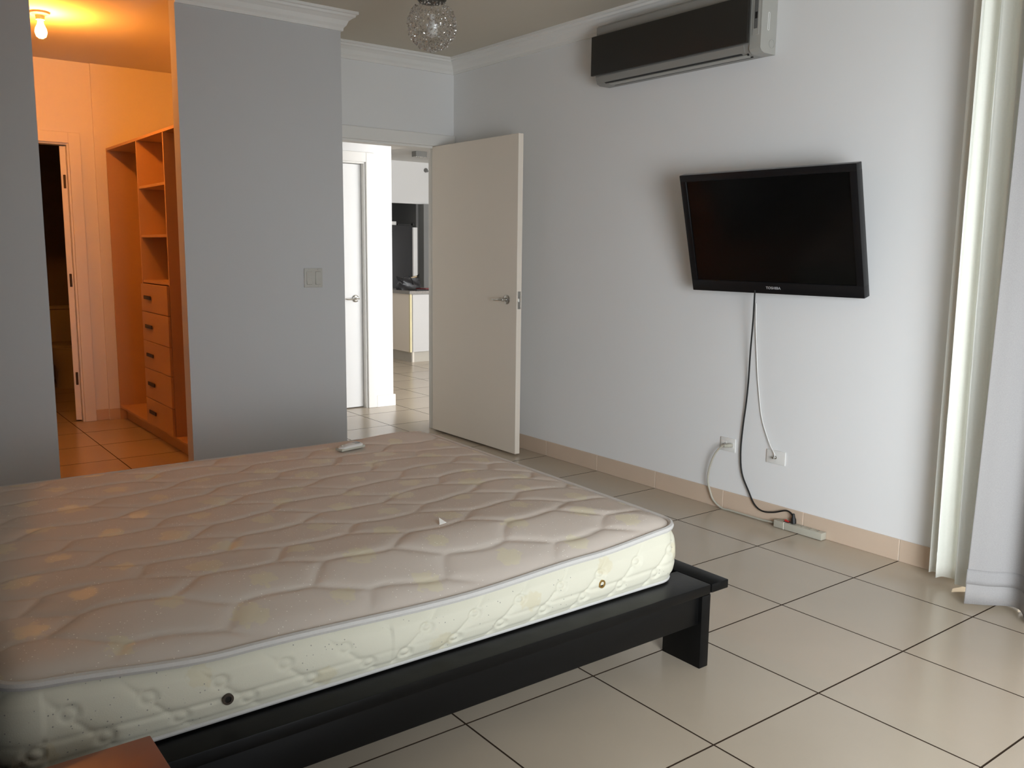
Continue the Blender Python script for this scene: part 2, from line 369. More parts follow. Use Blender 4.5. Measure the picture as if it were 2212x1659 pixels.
box(cas, -1.90, -1.818, 5.43, 5.45, 0, 2.20, 0.005); box(cas, -2.70, -2.62, 5.43, 5.45, 0, 2.20, 0.005); box(cas, -2.62, -1.90, 5.43, 5.45, 2.12, 2.20, 0.005)
box(cas, -1.912, -1.90, 5.45, 5.55, 0, 2.12); box(cas, -2.62, -2.608, 5.45, 5.55, 0, 2.12); box(cas, -2.608, -1.912, 5.45, 5.55, 2.108, 2.12)
struct('trim_5', cas, TRIM)

# baseboards: tile strips with pale joints
def baseboard(name, axis, fixed, outward, lo, hi, h=0.10, th=0.008, start=0.0, m=None):
    bm = NB(); a, b = sorted((fixed, fixed+outward*(th-0.003)))
    if axis == 1: box(bm, a, b, lo, hi, 0, h-0.003)
    else: box(bm, lo, hi, a, b, 0, h-0.003)
    par = struct(name, bm, JOINT)
    k = math.floor((lo-start)/TS); a, b = sorted((fixed, fixed+outward*th))
    while start+k*TS < hi-0.01:
        s, e = max(lo, start+k*TS)+0.0015, min(hi, start+(k+1)*TS)-0.0015
        if e-s > 0.02:
            bm = NB()
            if axis == 1: box(bm, a, b, s, e, 0.0, h, 0.0015, 1)
            else: box(bm, s, e, a, b, 0.0, h, 0.0015, 1)
            obj('tile', bm, m or BASE, par)
        k += 1
    return par
baseboard('baseboard_right', 1, XW, -1, -0.30, 3.628)
baseboard('baseboard_closet_front', 0, 2.98, -1, -1.832, -0.877)
baseboard('baseboard_closet_back', 0, 5.43, -1, -1.722, -1.60, h=0.085)
baseboard('baseboard_closet_pier', 0, 5.45, -1, -1.818, -1.722, h=0.085)
baseboard('baseboard_hall', 0, 4.78, -1, 0.304, 0.49, h=0.10, th=0.018, m=TRIM)

# windows (behind the curtains, behind the camera, in the living room)
def window(name, axis, at, lo, hi, z0, z1, n):
    f = NB(); w = 0.05
    def bb(bm, a, b, c, d, t=0.03):
        if axis == 0: box(bm, a, b, at-t, at+t, c, d)
        else: box(bm, at-t, at+t, a, b, c, d)
    bb(f, lo, hi, z0, z0+w); bb(f, lo, hi, z1-w, z1); bb(f, lo, lo+w, z0+w, z1-w); bb(f, hi-w, hi, z0+w, z1-w)
    for i in range(1, n):
        x = lo+(hi-lo)*i/n; bb(f, x-0.03, x+0.03, z0+w, z1-w)
    fr = struct(name, f, TRIM)
    for i in range(n):
        g = NB(); bb(g, lo+(hi-lo)*i/n+0.05, lo+(hi-lo)*(i+1)/n-0.05, z0+w, z1-w, 0.003); obj('pane', g, GLASS, fr)
    return fr
window('window_1', 1, 0.42, -1.36, -0.30, 0.0, 2.30, 2)
window('window_2', 0, -3.44, -2.9, -1.3, 0.0, 2.10, 2)
window('window_3', 0, -0.14, 0.8, 5.2, 0.0, 2.35, 4)

# ------------------------------------------------------------------ doors
def lever(parent, pos, normal, along, mats=CHROME):
    """rose, neck and lever; returns the handle (rose) with its lever as sub-part"""
    pos = Vector(pos); n = Vector(normal); a = Vector(along)
    bm = NB(); lathe(bm, [(0.0, 0.0), (0.031, 0.0), (0.031, 0.006), (0.026, 0.010), (0.012, 0.012), (0.012, 0.045), (0, 0.045)], pos, n, 24)
    h = obj('handle', bm, mats, parent, True)
    bm = NB(); q = pos+n*0.047
    tube(bm, [q-a*0.010, q+a*0.02+n*0.004, q+a*0.055+Vector((0, 0, -0.003)), q+a*0.085+Vector((0, 0, -0.004))+n*0.002, q+a*0.112+Vector((0, 0, 0.001))-n*0.004], 0.009, 10, 5, radii=[0.0105, 0.010, 0.009, 0.008, 0.006], flat=0.75)
    obj('lever', bm, mats, h, True); return h
bm = NB(); box(bm, 0.173, 0.213, 2.612, 3.645, 0.012, 2.105, 0.002, 1)
d1 = struct('door_1', bm, DOORM, label='open cream bedroom door standing beside the white right wall')
lever(d1, (0.173, 2.715, 1.043), (-1, 0, 0), (0, 1, 0)); lever(d1, (0.213, 2.715, 1.043), (1, 0, 0), (0, 1, 0))
bm = NB(); box(bm, 0.181, 0.205, 2.6105, 2.613, 0.985, 1.10, 0.001, 1); lp = obj('latch_plate', bm, CHROME, d1)
bm = NB(); box(bm, 0.187, 0.199, 2.602, 2.612, 1.03, 1.055, 0.002, 1); obj('latch', bm, CHROME, lp)
for z in (0.25, 1.05, 1.85):
    bm = NB(); lathe(bm, [(0, -0.05), (0.006, -0.05), (0.006, 0.05), (0, 0.05)], (0.209, 3.640, z), n=10); obj('hinge', bm, CHROME, d1, True)
# hall door, closed, set back in its frame
bm = NB(); box(bm, -0.604, 0.208, 4.83, 4.87, 0.008, 2.062, 0.002, 1)
d2 = struct('door_2', bm, DOORW, label='closed white door in the bright hall wall')
lever(d2, (0.143, 4.83, 0.945), (0, -1, 0), (-1, 0, 0))
bm = NB(); box(bm, 0.2085, 0.2115, 4.832, 4.855, 0.90, 1.0, 0.001, 1); obj('strike_plate', bm, CHROME, d2)
# bathroom door, folded open into the dark bathroom
D3 = Matrix.Translation((-1.918, 5.475, 0)) @ Matrix.Rotation(-0.36, 4, 'Z') @ Matrix.Translation((1.918, -5.475, 0))
bm = NB(); box(bm, -1.958, -1.918, 5.476, 6.18, 0.012, 2.10, 0.002, 1, D3)
d3 = struct('door_3', bm, DOORW, label='bathroom door folded open into the dark bathroom')
for z in (0.34, 1.10, 1.84):
    bm = NB(); box(bm, -1.942, -1.925, 5.470, 5.4765, z-0.05, z+0.05, 0.002, 1, D3); obj('hinge', bm, HANDLE, d3)

# ------------------------------------------------------------------ bed
bed = thing('bed', 'low black wooden bed frame under the bare mattress', 'bed', (-2.15, 0.75, 0))
for y0, y1, s in ((-0.171, -0.02, 1), (1.50, 1.65, -1)):
    bm = NB(); box(bm, -3.21, -1.141, y0, y1, 0.252, 0.285, 0.004)
    r = obj('side_rail', bm, BLACKW, bed, True)
    a = (-0.158, -0.130) if s == 1 else (1.61, 1.637)
    bm = NB(); box(bm, -3.20, -1.182, a[0], a[1], 0.152, 0.2515, 0.003); obj('apron', bm, BLACKW, r, True)
bm = NB(); box(bm, -1.139, -1.055, -0.173, 1.652, 0.255, 0.285, 0.004); obj('foot_rail', bm, BLACKW, bed, True)
for x in (-1.182, -3.20):
    for y0, y1 in ((-0.171, -0.004), (1.484, 1.65)):
        bm = NB(); box(bm, x, x+0.042, y0, y1, 0.0, 0.2515, 0.003); obj('leg', bm, BLACKW, bed, True)
bm = NB(); box(bm, -1.125, -1.10, -0.02, 1.50, 0.16, 0.2545, 0.003); box(bm, -1.182+0.042, -1.10, 0.2, 0.24, 0.16, 0.25); obj('foot_apron', bm, BLACKW, bed)
bm = NB(); box(bm, -3.27, -3.215, -0.171, 1.65, 0.0, 0.62, 0.006); obj('headboard', bm, BLACKW, bed, True)
for i in range(9):
    x = -3.05+i*0.215; bm = NB(); box(bm, x, x+0.08, -0.02, 1.50, 0.262, 0.284, 0.002, 1); obj('slat', bm, BLACKW, bed)

# ------------------------------------------------------------------ mattress
MX0, MX1, MY0, MY1, MR = -3.175, -1.195, -0.075, 1.545, 0.085
MB_Z = 0.287
def lerp_tab(tab, x):
    if x <= tab[0][0]: return tab[0][1]
    for (a, va), (b, vb) in zip(tab, tab[1:]):
        if x <= b:
            t = (x-a)/(b-a); t = t*t*(3-2*t); return va+(vb-va)*t
    return tab[-1][1]
NEAR = [(-3.17, 0.492), (-2.7, 0.448), (-2.07, 0.430), (-1.6, 0.447), (-1.2, 0.472)]
def sstep(a, b, x): t = max(0, min(1, (x-a)/(b-a))); return t*t*(3-2*t)
def pipe_z(x, y):
    v = max(0, min(1, (y-MY0)/(MY1-MY0)))
    return lerp_tab(NEAR, x)*(1-v**0.8)+0.503*v**0.8
def hexdist(u, v):
    """distance to the edge of a hexagonal cell (unit spacing) and the cell centre"""
    best = None
    for base in ((0, 0), (0.5, 0.8660254)):
        cx = round(u-base[0])+base[0]; cy = round((v-base[1])/1.7320508)*1.7320508+base[1]
        d = (u-cx)**2+(v-cy)**2
        if best is None or d < best[0]: best = (d, cx, cy)
    _, cx, cy = best; du, dv = abs(u-cx), abs(v-cy)
    return 0.5-max(du, du*0.5+dv*0.8660254), cx, cy
def quilt(x, y):
    """relief of the quilted cells: long hexagons with bent ends"""
    u = (y+0.012*math.sin(x*9)+0.008*math.sin(x*23+y*11))/0.165; v = (x+0.35*y+0.015*math.sin(y*17))/0.36
    e, cx, cy = hexdist(u, v)
    return 0.0075*(1-math.exp(-max(0, e)/0.055)), cx, cy
def top_z(x, y, fine=True):
    d = min(x-MX0, MX1-x, y-MY0, MY1-y); d = max(0, d)
    p = pipe_z(x, y); b = sstep(0.0, 0.30, d)
    z = p+0.024*(1-math.exp(-d/0.035))+b*(0.522-p-0.024)
    z += 0.020*math.exp(-((x+1.40)**2/0.03+(y-1.47)**2/0.012))*sstep(0, 0.1, d)
    if fine: z += (quilt(x, y)[0]-0.004)*sstep(0.0, 0.06, d)
    z += 0.004*math.sin(7*x+2)*math.sin(5*y+1)*b
    return z
def round_corner(x, y, r):
    cx = min(max(x, MX0+r), MX1-r); cy = min(max(y, MY0+r), MY1-r); dx, dy = x-cx, y-cy
    m = max(abs(dx), abs(dy))
    if abs(dx) > 1e-9 and abs(dy) > 1e-9:
        f = m/math.hypot(dx, dy); return cx+dx*f, cy+dy*f
    return x, y
ROS = [(ix*0.265+(0.13 if iy % 2 else 0)+random.uniform(-.03, .03), iy*0.150+random.uniform(-.02, .02), random.uniform(0.75, 1.1)) for ix in range(-14, -3) for iy in range(-1, 12)]
mattress = thing('mattress', 'bare cream quilted mattress lying on the black bed frame', 'mattress', (-2.18, 0.73, MB_Z))
nx, ny = 248, 204
bm = NB(); lay = bm.verts.layers.float.new('rosette'); g = []
for i in range(nx+1):
    row = []
    for j in range(ny+1):
        x = MX0+(MX1-MX0)*i/nx; y = MY0+(MY1-MY0)*j/ny
        xx, yy = round_corner(x, y, MR)
        d = min(x-MX0, MX1-x, y-MY0, MY1-y)
        v = bm.verts.new((xx, yy, top_z(x, y) if d > 0 else pipe_z(xx, yy)))
        ro = 0.0
        for a, b, s in ROS:
            if abs(xx-a) < 0.07 and abs(yy-b) < 0.07:
                q = math.hypot(xx-a, yy-b)/(0.042*s); ro = max(ro, 1-0.5*q)
        v[lay] = max(0, ro); row.append(v)
    g.append(row)
for i in range(nx):
    for j in range(ny): bm.faces.new((g[i][j], g[i+1][j], g[i+1][j+1], g[i][j+1]))
obj('top_panel', bm, MTOP, mattress, True, 80)
# side wall with its quilting
def outline(step):
    pts = []; r = MR
    def arc(cx, cy, a0): 
        k = max(4, int(r*PI/2/step))
        for s in range(k): a = a0+PI/2*s/k; pts.append((cx+r*math.cos(a), cy+r*math.sin(a), math.cos(a), math.sin(a)))
    def line(x0, y0, x1, y1, nxx, nyy):
        L = math.hypot(x1-x0, y1-y0); k = int(L/step)
        for s in range(k): t = s/k; pts.append((x0+(x1-x0)*t, y0+(y1-y0)*t, nxx, nyy))
    line(MX0+r, MY0, MX1-r, MY0, 0, -1); arc(MX1-r, MY0+r, -PI/2); line(MX1, MY0+r, MX1, MY1-r, 1, 0); arc(MX1-r, MY1-r, 0)
    line(MX1-r, MY1, MX0+r, MY1, 0, 1); arc(MX0+r, MY1-r, PI/2); line(MX0, MY1-r, MX0, MY0+r, -1, 0); arc(MX0+r, MY0+r, PI)
    return pts
OUT = outline(0.0045); NV = 40
KP = 0.155
def side_relief(s, h):
    """h in 0..1 (height fraction), s along the edge: slanting lines with small loop knots"""
    z = h*0.19; sg = 0.95 if s > 0.80 else -0.95
    q = (s-z*sg)/KP; k = round(q); e = abs(q-k)*KP*0.72
    for zk in (0.055, 0.125):
        sk = (k*KP)+zk*sg; rad = math.hypot((s-sk-0.008)*0.9, z-zk)
        if rad < 0.022: e = abs(rad-0.0135)
    r = (0.0085 if s > 0.80 else 0.0055)*(1-math.exp(-e/0.0065))
    r -= 0.004*math.exp(-((z-0.075)/0.006)**2)*(0.6+0.4*math.sin(s*5)) + 0.003*math.exp(-((z-0.028)/0.006)**2)
    return r
SROS = [(k*0.31+random.uniform(-.02, .02), random.choice((0.05, 0.15, 0.11)), random.uniform(0.8, 1.15)) for k in range(0, 24)]
bm = NB(); lay = bm.verts.layers.float.new('rosette'); g = []; s = 0.0; prev = None
for (x, y, nxx, nyy) in OUT:
    if prev: s += math.hypot(x-prev[0], y-prev[1])
    prev = (x, y); pz = pipe_z(x, y)-0.004; row = []
    for j in range(NV+1):
        h = j/NV; bul = 0.020*math.sin(PI*min(1, h*1.0))**0.7 if 0 < h < 1 else 0.0
        off = -0.006+bul+(side_relief(s, h) if 0 < j < NV else 0)*min(1, 6*h)*min(1, 5*(1-h))
        v = bm.verts.new((x+nxx*off, y+nyy*off, MB_Z+(pz-MB_Z)*h))
        ro = 0.0
        for a, b, sc in SROS:
            if abs(s-a) < 0.08:
                q = math.hypot(s-a, h*0.19-b)/(0.036*sc); ro = max(ro, 1-0.5*q)
        v[lay] = max(0, ro); row.append(v)
    g.append(row)
n = len(g)
for i in range(n):
    for j in range(NV): bm.faces.new((g[i][j], g[(i+1) % n][j], g[(i+1) % n][j+1], g[i][j+1]))
bm.faces.new([r[0] for r in g][::-1])
obj('side_panel', bm, MSIDE, mattress, True, 80)
bm = NB(); tube(bm, [(x+a*0.004, y+b*0.004, pipe_z(x, y)) for x, y, a, b in OUT[::4]], 0.0105, 8, 1, closed=True)
obj('piping', bm, PIPE, mattress, True)
bm = NB(); tube(bm, [(x+a*0.002, y+b*0.002, MB_Z+0.008) for x, y, a, b in OUT[::4]], 0.006, 8, 1, closed=True)
obj('piping', bm, PIPE, mattress, True)
for x, z, hole in ((-2.721, 0.347, True), (-1.564, 0.359, False)):
    y = MY0-0.018; bm = NB()
    lathe(bm, [(0.0075, 0.001), (0.0075, 0.006), (0.013, 0.006), (0.013, 0.0), (0.0075, -0.004)], (x, y, z), (0, -1, 0), 20)
    e = obj('vent_eyelet', bm, BRASS if not hole else HANDLE, mattress, True)
    bm = NB(); lathe(bm, [(0.009, 0.0), (0.009, 0.003)], (x, y, z), (0, -1, 0), 16); obj('eyelet_hole', bm, DARKH, e)

# remote and paper scrap on the mattress
rc = (-1.690, 1.322); rz = top_z(*rc, False)+0.0085; R = Matrix.Translation((rc[0], rc[1], rz)) @ Matrix.Rotation(math.radians(14), 4, 'Z')
remote = thing('remote_control', 'small white remote control lying near the far edge of the mattress', 'remote', (rc[0], rc[1], rz))
bm = NB(); box(bm, -0.064, 0.064, -0.022, 0.022, 0.0, 0.011, 0.004, 2, R); obj('lower_shell', bm, GREYP, remote, True)
bm = NB()
rows = []
for i in range(15):
    t = -1+2*i/14; wv = 0.0225*math.sqrt(max(0.02, 1-abs(t)**6)); hz = 0.014+0.010*(1-t*t)+0.004*math.exp(-((t-0.75)/0.15)**2)
    rows.append([bm.verts.new(R @ Vector((0.064*t, wv*math.cos(PI*k/10), 0.010+(hz-0.010)*math.sin(PI*k/10)**0.6))) for k in range(11)])
for a, b in zip(rows, rows[1:]):
    for k in range(10): bm.faces.new((a[k], a[k+1], b[k+1], b[k]))
    bm.faces.new((a[10], a[0], b[0], b[10]))
bm.faces.new(rows[0]); bm.faces.new(rows[-1][::-1])
obj('upper_shell', bm, REMOTE, remote, True)
bm = NB(); box(bm, 0.018, 0.044, -0.012, 0.012, 0.019, 0.0235, 0.001, 1, R); obj('display_window', bm, ACD, remote)
for bx in (-0.01, -0.028, -0.044):
    bm = NB(); lathe(bm, [(0, 0), (0.006, 0), (0.005, 0.004), (0, 0.0045)], R @ Vector((bx, 0, 0.019)), n=12); obj('button', bm, GREYP, remote)
px, py = -1.929, 0.245; pz = top_z(px, py)+0.0025
bm = NB(); a = [bm.verts.new((px+dx, py+dy, pz+dz)) for dx, dy, dz in ((-0.012, -0.012, 0), (0.014, -0.010, 0.002), (0.004, 0.016, 0.012), (-0.012, -0.012, 0.0012), (0.014, -0.010, 0.0032), (0.004, 0.016, 0.0132))]
for f in ((0, 2, 1), (3, 4, 5), (0, 1, 4, 3), (1, 2, 5, 4), (2, 0, 3, 5)): bm.faces.new([a[i] for i in f])
tag(obj('paper_scrap', bm, PAPER), 'tiny white triangle of torn paper on the middle of the mattress', 'paper')

# ------------------------------------------------------------------ nightstand at the lower left corner
ns = thing('nightstand', 'dark red-brown glossy nightstand at the near side of the bed', 'nightstand', (-3.17, -0.47, 0))
bm = NB(); box(bm, -3.42, -2.928, -0.72, -0.243, 0.375, 0.400, 0.003); obj('top', bm, REDW, ns, True)
bm = NB(); box(bm, -3.41, -2.94, -0.71, -0.253, 0.05, 0.3745, 0.002); obj('body', bm, REDW, ns)
for z0 in (0.07, 0.225):
    bm = NB(); box(bm, -2.9405, -2.925, -0.70, -0.263, z0, z0+0.145, 0.002, 1); dr = obj('drawer', bm, REDW, ns)
    bm = NB(); lathe(bm, [(0.0, 0.0), (0.006, 0.0), (0.006, 0.012), (0.012, 0.018), (0.010, 0.024), (0, 0.025)], (-2.925, -0.48, z0+0.072), (1, 0, 0), 14); obj('knob', bm, CHROME, dr, True)
for x in (-3.40, -2.98):
    for y in (-0.70, -0.30):
        bm = NB(); box(bm, x, x+0.035, y, y+0.035, 0, 0.0495); obj('leg', bm, REDW, ns)

# ------------------------------------------------------------------ television on the right wall
TC = Vector((0.20, 0.69708, 1.46021)); yaw, tilt = 0.05028, 0.25357; TW, TH = 0.96118, 0.60064
wv = Vector((math.sin(yaw), -math.cos(yaw), 0)); n0 = Vector((-math.cos(yaw), -math.sin(yaw), 0))
uv = Vector((0, 0, 1))*math.cos(tilt)+n0*math.sin(tilt); nv = wv.cross(uv)
if nv.dot(n0) < 0: nv = -nv
TM = Matrix((wv, uv, nv)).transposed().to_4x4(); TM.translation = TC        # local x right, y up, z towards the room
tv = thing('television', 'black flat television tilted forward on the right wall', 'television', TC)
bm = NB(); w, h = TW/2, TH/2; b = 0.035; bb = 0.058
box(bm, -w, w, -h, -h+bb, -0.045, 0.0, 0.004, 2, TM); box(bm, -w, w, h-b, h, -0.045, 0.0, 0.004, 2, TM)
box(bm, -w, -w+b, -h+bb-0.004, h-b+0.004, -0.045, -0.0005, 0.003, 2, TM); box(bm, w-b, w, -h+bb-0.004, h-b+0.004, -0.045, -0.0005, 0.003, 2, TM)
obj('bezel', bm, TVB, tv, True)
bm = NB(); box(bm, -w+b-0.002, w-b+0.002, -h+bb-0.002, h-b+0.002, -0.012, -0.007, 0, 2, TM); obj('screen', bm, SCREEN, tv)
bm = NB(); box(bm, -w+0.02, w-0.02, -h+0.02, h-0.02, -0.060, -0.0455, 0.004, 2, TM); box(bm, -0.28, 0.28, -0.2, 0.18, -0.085, -0.0595, 0.01, 2, TM); obj('back_cover', bm, TVB, tv, True)
bm = NB()
box(bm, 0.338, XW-0.001, 0.60, 0.80, 1.33, 1.60, 0.003)
tube(bm, [(0.345, 0.66, 1.52), (0.285, 0.66, 1.50)], 0.014, 8, 1); tube(bm, [(0.345, 0.74, 1.52), (0.285, 0.74, 1.50)], 0.014, 8, 1)
obj('wall_bracket', bm, TVB, tv)
def text_mesh(body, size, mtx, m, name, parent, depth=0.0008):
    c = bpy.data.curves.new('txt', 'FONT'); c.body = body; c.size = size; c.align_x = 'CENTER'; c.align_y = 'CENTER'; c.extrude = depth; c.space_character = 1.1
    t = bpy.data.objects.new('txt', c); COL.objects.link(t)
    dg = bpy.context.evaluated_depsgraph_get(); me = bpy.data.meshes.new_from_object(t.evaluated_get(dg))
    bpy.data.objects.remove(t); me.transform(mtx); me.materials.append(m)
    o = bpy.data.objects.new(name, me); COL.objects.link(o); attach(o, parent); return o
text_mesh('TOSHIBA', 0.0185, TM @ Matrix.Translation((0.012, -h+0.030, 0.0008)), LOGO, 'lettering', tv)

# ------------------------------------------------------------------ air conditioner
ac = thing('air_conditioner', 'long grey air conditioner with dark front panel high on the right wall', 'air conditioner', (0.29, 1.41, 2.32))
A0, A1 = 0.822, 1.985; AB, AT = 2.318, 2.648
bm = NB()
prof = [(XW-0.001, AB), (0.285, AB), (0.262, AB+0.010), (0.250, AB+0.045), (0.250, AT-0.012), (0.262, AT), (XW-0.034, AT), (XW-0.034, AT-0.03), (XW-0.001, AT-0.03)]
prism(bm, prof, 1, A0+0.066, A1)
obj('body', bm, ACB, ac)
bm = NB(); prism(bm, [(XW-0.001, AB), (0.275, AB), (0.256, AB+0.008), (0.246, AB+0.02), (0.246, AT-0.012), (0.258, AT), (XW-0.034, AT), (XW-0.034, AT-0.03), (XW-0.001, AT-0.03)], 1, A0, A0+0.0655)
cap = obj('end_cap', bm, ACW, ac)
bm = NB(); box(bm, 0.2435, 0.2465, A0+0.012, A0+0.050, 2.40, 2.60, 0.001, 1); dp = obj('control_strip', bm, ACW, cap)
bm = NB(); box(bm, 0.2425, 0.2445, A0+0.020, A0+0.042, 2.43, 2.57, 0.0008, 1); obj('display', bm, ACD, ac)
bm = NB(); box(bm, 0.2415, 0.2435, A0+0.022, A0+0.036, 2.475, 2.505, 0.0005, 1); obj('display_sensor', bm, BLACKR, ac)
bm = NB(); lathe(bm, [(0, 0), (0.021, 0), (0.021, 0.002), (0.018, 0.003), (0.018, 0.0015), (0, 0.0015)], (0.330, A0, 2.365), (0, -1, 0), 24); obj('side_cap', bm, ACW, ac, True)
bm = NB()       # rounded outline of the small side label
lab = [(0.300+0.006*math.cos(a), 2.465+(0.035 if math.sin(a) > 0 else -0.035)+0.006*math.sin(a)) for a in [2*PI*i/16+0.01 for i in range(16)]]
tube(bm, [(x, A0-0.0005, z) for x, z in lab], 0.0016, 6, 1, closed=True); obj('side_label', bm, WHITEP, ac)
bm = NB(); box(bm, 0.213, 0.2315, A0+0.058, A1+0.003, 2.366, 2.582, 0.003); obj('front_panel', bm, ACP, ac, True)
for y in (0.95, 1.40, 1.90):
    bm = NB(); box(bm, 0.2317, 0.2505, y, y+0.03, 2.40, 2.56); obj('panel_bracket', bm, ACB, ac)
bm = NB(); prism(bm, [(0.2445, AB+0.047), (0.2495, AB+0.047), (0.2615, AB+0.0125), (0.257, AB+0.0115)], 1, A0+0.10, A1-0.03); obj('lower_lip', bm, ACB, ac)
bm = NB(); prism(bm, [(0.256, AB+0.010), (0.263, AB+0.0095), (0.270, AB+0.0060), (0.266, AB+0.0050)], 1, A0+0.12, A1-0.07); obj('air_slot', bm, BLACKR, ac)
bm = NB(); prism(bm, [(0.269, AB+0.002), (0.272, AB+0.0055), (0.305, AB+0.001), (0.303, AB-0.004)], 1, A0+0.10, A1-0.09); obj('louver', bm, ACW, ac)
bm = NB(); prism(bm, [(0.306, AB-0.004), (0.306, AB+0.003), (0.313, AB+0.003), (0.313, AB-0.004)], 1, A0+0.09, A1-0.10); obj('louver_gap', bm, BLACKR, ac)
bm = NB(); lathe(bm, [(0, 0), (0.006, 0), (0.006, 0.004), (0, 0.004)], (0.266, A0+0.085, AB+0.004), (-0.5, 0, -0.8), 12); obj('screw_cover', bm, BLACKR, ac)

# ------------------------------------------------------------------ wall plates, cords, power strip
sw = thing('light_switch', 'double light switch on the closet wall by the doorway', 'switch', (-1.084, 2.98, 1.19))
bm = NB(); box(bm, -1.143, -1.026, 2.973, 2.98, 1.132, 1.246, 0.003); obj('plate', bm, SWPL, sw, True)
for x in (-1.113, -1.056):
    bm = NB(); prism(bm, [(2.9725, 1.150), (2.966, 1.152), (2.970, 1.190), (2.969, 1.225), (2.9725, 1.227)], 0, x-0.016, x+0.016); obj('rocker', bm, SWPL, sw)
    for z in (1.139, 1.239):
        bm = NB(); lathe(bm, [(0, 0), (0.003, 0), (0.002, 0.0012), (0, 0.0012)], (x, 2.973, z), (0, -1, 0), 8); obj('screw', bm, CHROME, sw)
def plate(name, label, y0, y1, z0, z1, cat):
    t = thing(name, label, cat, (XW, (y0+y1)/2, (z0+z1)/2))
    bm = NB(); box(bm, XW-0.007, XW, y0, y1, z0, z1, 0.003); obj('plate', bm, PLATE, t, True); return t
ou = plate('power_outlet', 'white power outlet on the right wall with a grey plug in it', 0.938, 1.036, 0.319, 0.392, 'outlet')
for y in (0.962, 1.010):
    bm = NB(); box(bm, XW-0.0085, XW-0.0065, y-0.015, y+0.015, 0.340, 0.372, 0.002); so_ = obj('socket', bm, PLATE, ou)
    bm = NB(); box(bm, XW-0.0090, XW-0.0084, y-0.008, y-0.002, 0.350, 0.3525); box(bm, XW-0.0090, XW-0.0084, y-0.008, y-0.002, 0.360, 0.3625); lathe(bm, [(0.0025, 0), (0.0025, 0.0006)], (XW-0.0084, y+0.006, 0.356), (-1, 0, 0), 8); obj('socket_holes', bm, BLACKR, so_)
ca = plate('cable_outlet', 'white cable outlet plate with white cable, nearer the curtain', 0.626, 0.738, 0.310, 0.380, 'outlet')
bm = NB(); lathe(bm, [(0, 0), (0.009, 0), (0.009, 0.004), (0.005, 0.005), (0.005, 0.014), (0, 0.014)], (XW-0.007, 0.682, 0.345), (-1, 0, 0), 12); obj('jack', bm, CHROME, ca, True)

def onx(px, py, X):
    """world point on the plane x = X seen at a photo pixel (used to lay the cords along the wall)"""
    d = r2*((px-1106)/1904.6)+u2*((829.5-py)/1904.6)+fw; t = (X-CAM.x)/d.x; return CAM+d*t
st = thing('power_strip', 'grey-beige power strip on the floor against the baseboard', 'power strip', (0.33, 0.50, 0))
bm = NB(); box(bm, 0.311, 0.353, 0.366, 0.640, 0.002, 0.038, 0.004); obj('case', bm, GREYP, st, True)
bm = NB(); box(bm, 0.310, 0.354, 0.5795, 0.5825, 0.0015, 0.0388, 0.001, 1); obj('seam', bm, JOINT, st)
bm = NB(); box(bm, 0.322, 0.342, 0.560, 0.590, 0.0375, 0.041, 0.001, 1); sb = obj('switch_frame', bm, BLACKR, st)
bm = NB(); prism(bm, [(0.564, 0.0405), (0.586, 0.0405), (0.586, 0.049), (0.575, 0.0445), (0.564, 0.044)], 0, 0.326, 0.338); obj('rocker_switch', bm, REDP, sb)
for y in (0.40, 0.445, 0.49):
    bm = NB(); box(bm, 0.319, 0.345, y-0.014, y+0.014, 0.0375, 0.0392, 0.001, 1); s1 = obj('socket', bm, GREYP, st)
    bm = NB(); box(bm, 0.324, 0.326, y-0.006, y+0.002, 0.039, 0.0396); box(bm, 0.338, 0.340, y-0.006, y+0.002, 0.039, 0.0396); obj('socket_holes', bm, BLACKR, s1)
# black television cord
cord = thing('black_cord', 'black power cord hanging from the television to the power strip', 'cord', (0.33, 0.52, 0.04))
cp = [(1630, 640, .262), (1627, 690, .290), (1621, 760, .320), (1617, 820, .340), (1612, 870, .347), (1605, 921, .350), (1600, 976, .350), (1602.7, 1022, .350), (1617, 1061, .348), (1630, 1090, .342), (1647, 1104, .340), (1671, 1106.6, .340), (1697, 1103, .340), (1709, 1109, .337), (1714, 1119, .334)]
P = [onx(*q) for q in cp]; P[0].z += 0.03; pe = P[-1].copy()
bm = NB(); tube(bm, P, 0.0042, 8, 6); obj('cable', bm, BLACKR, cord, True)
bm = NB(); lathe(bm, [(0, 0.002), (0.013, 0.002), (0.013, 0.022), (0.009, 0.032), (0.006, 0.050), (0, 0.052)], (0.332, pe.y-0.004, 0.039), (0.0, 0.08, 1), 12); obj('plug', bm, BLACKR, cord, True)
# white aerial cable
wc = thing('aerial_cable', 'thin white cable running from the television to the right-hand wall plate', 'cord', (0.35, 0.69, 0.35))
cp = [(1633.5, 655, .350), (1633, 700, .352), (1634.5, 755, .354), (1637, 815, .355), (1642.5, 880, .356), (1647, 909, .355), (1654.6, 935.5, .352), (1664, 962, .347), (1673, 981, .343)]
P = [onx(*q) for q in cp]; P.append(Vector((0.346, 0.684, 0.345)))
bm = NB(); tube(bm, P, 0.0027, 8, 6); obj('cable', bm, WHITEP, wc, True)
bm = NB(); lathe(bm, [(0, 0), (0.006, 0), (0.006, 0.010), (0, 0.011)], (0.3425, 0.682, 0.345), (-1, 0.2, 0), 10); obj('connector', bm, CHROME, wc, True)
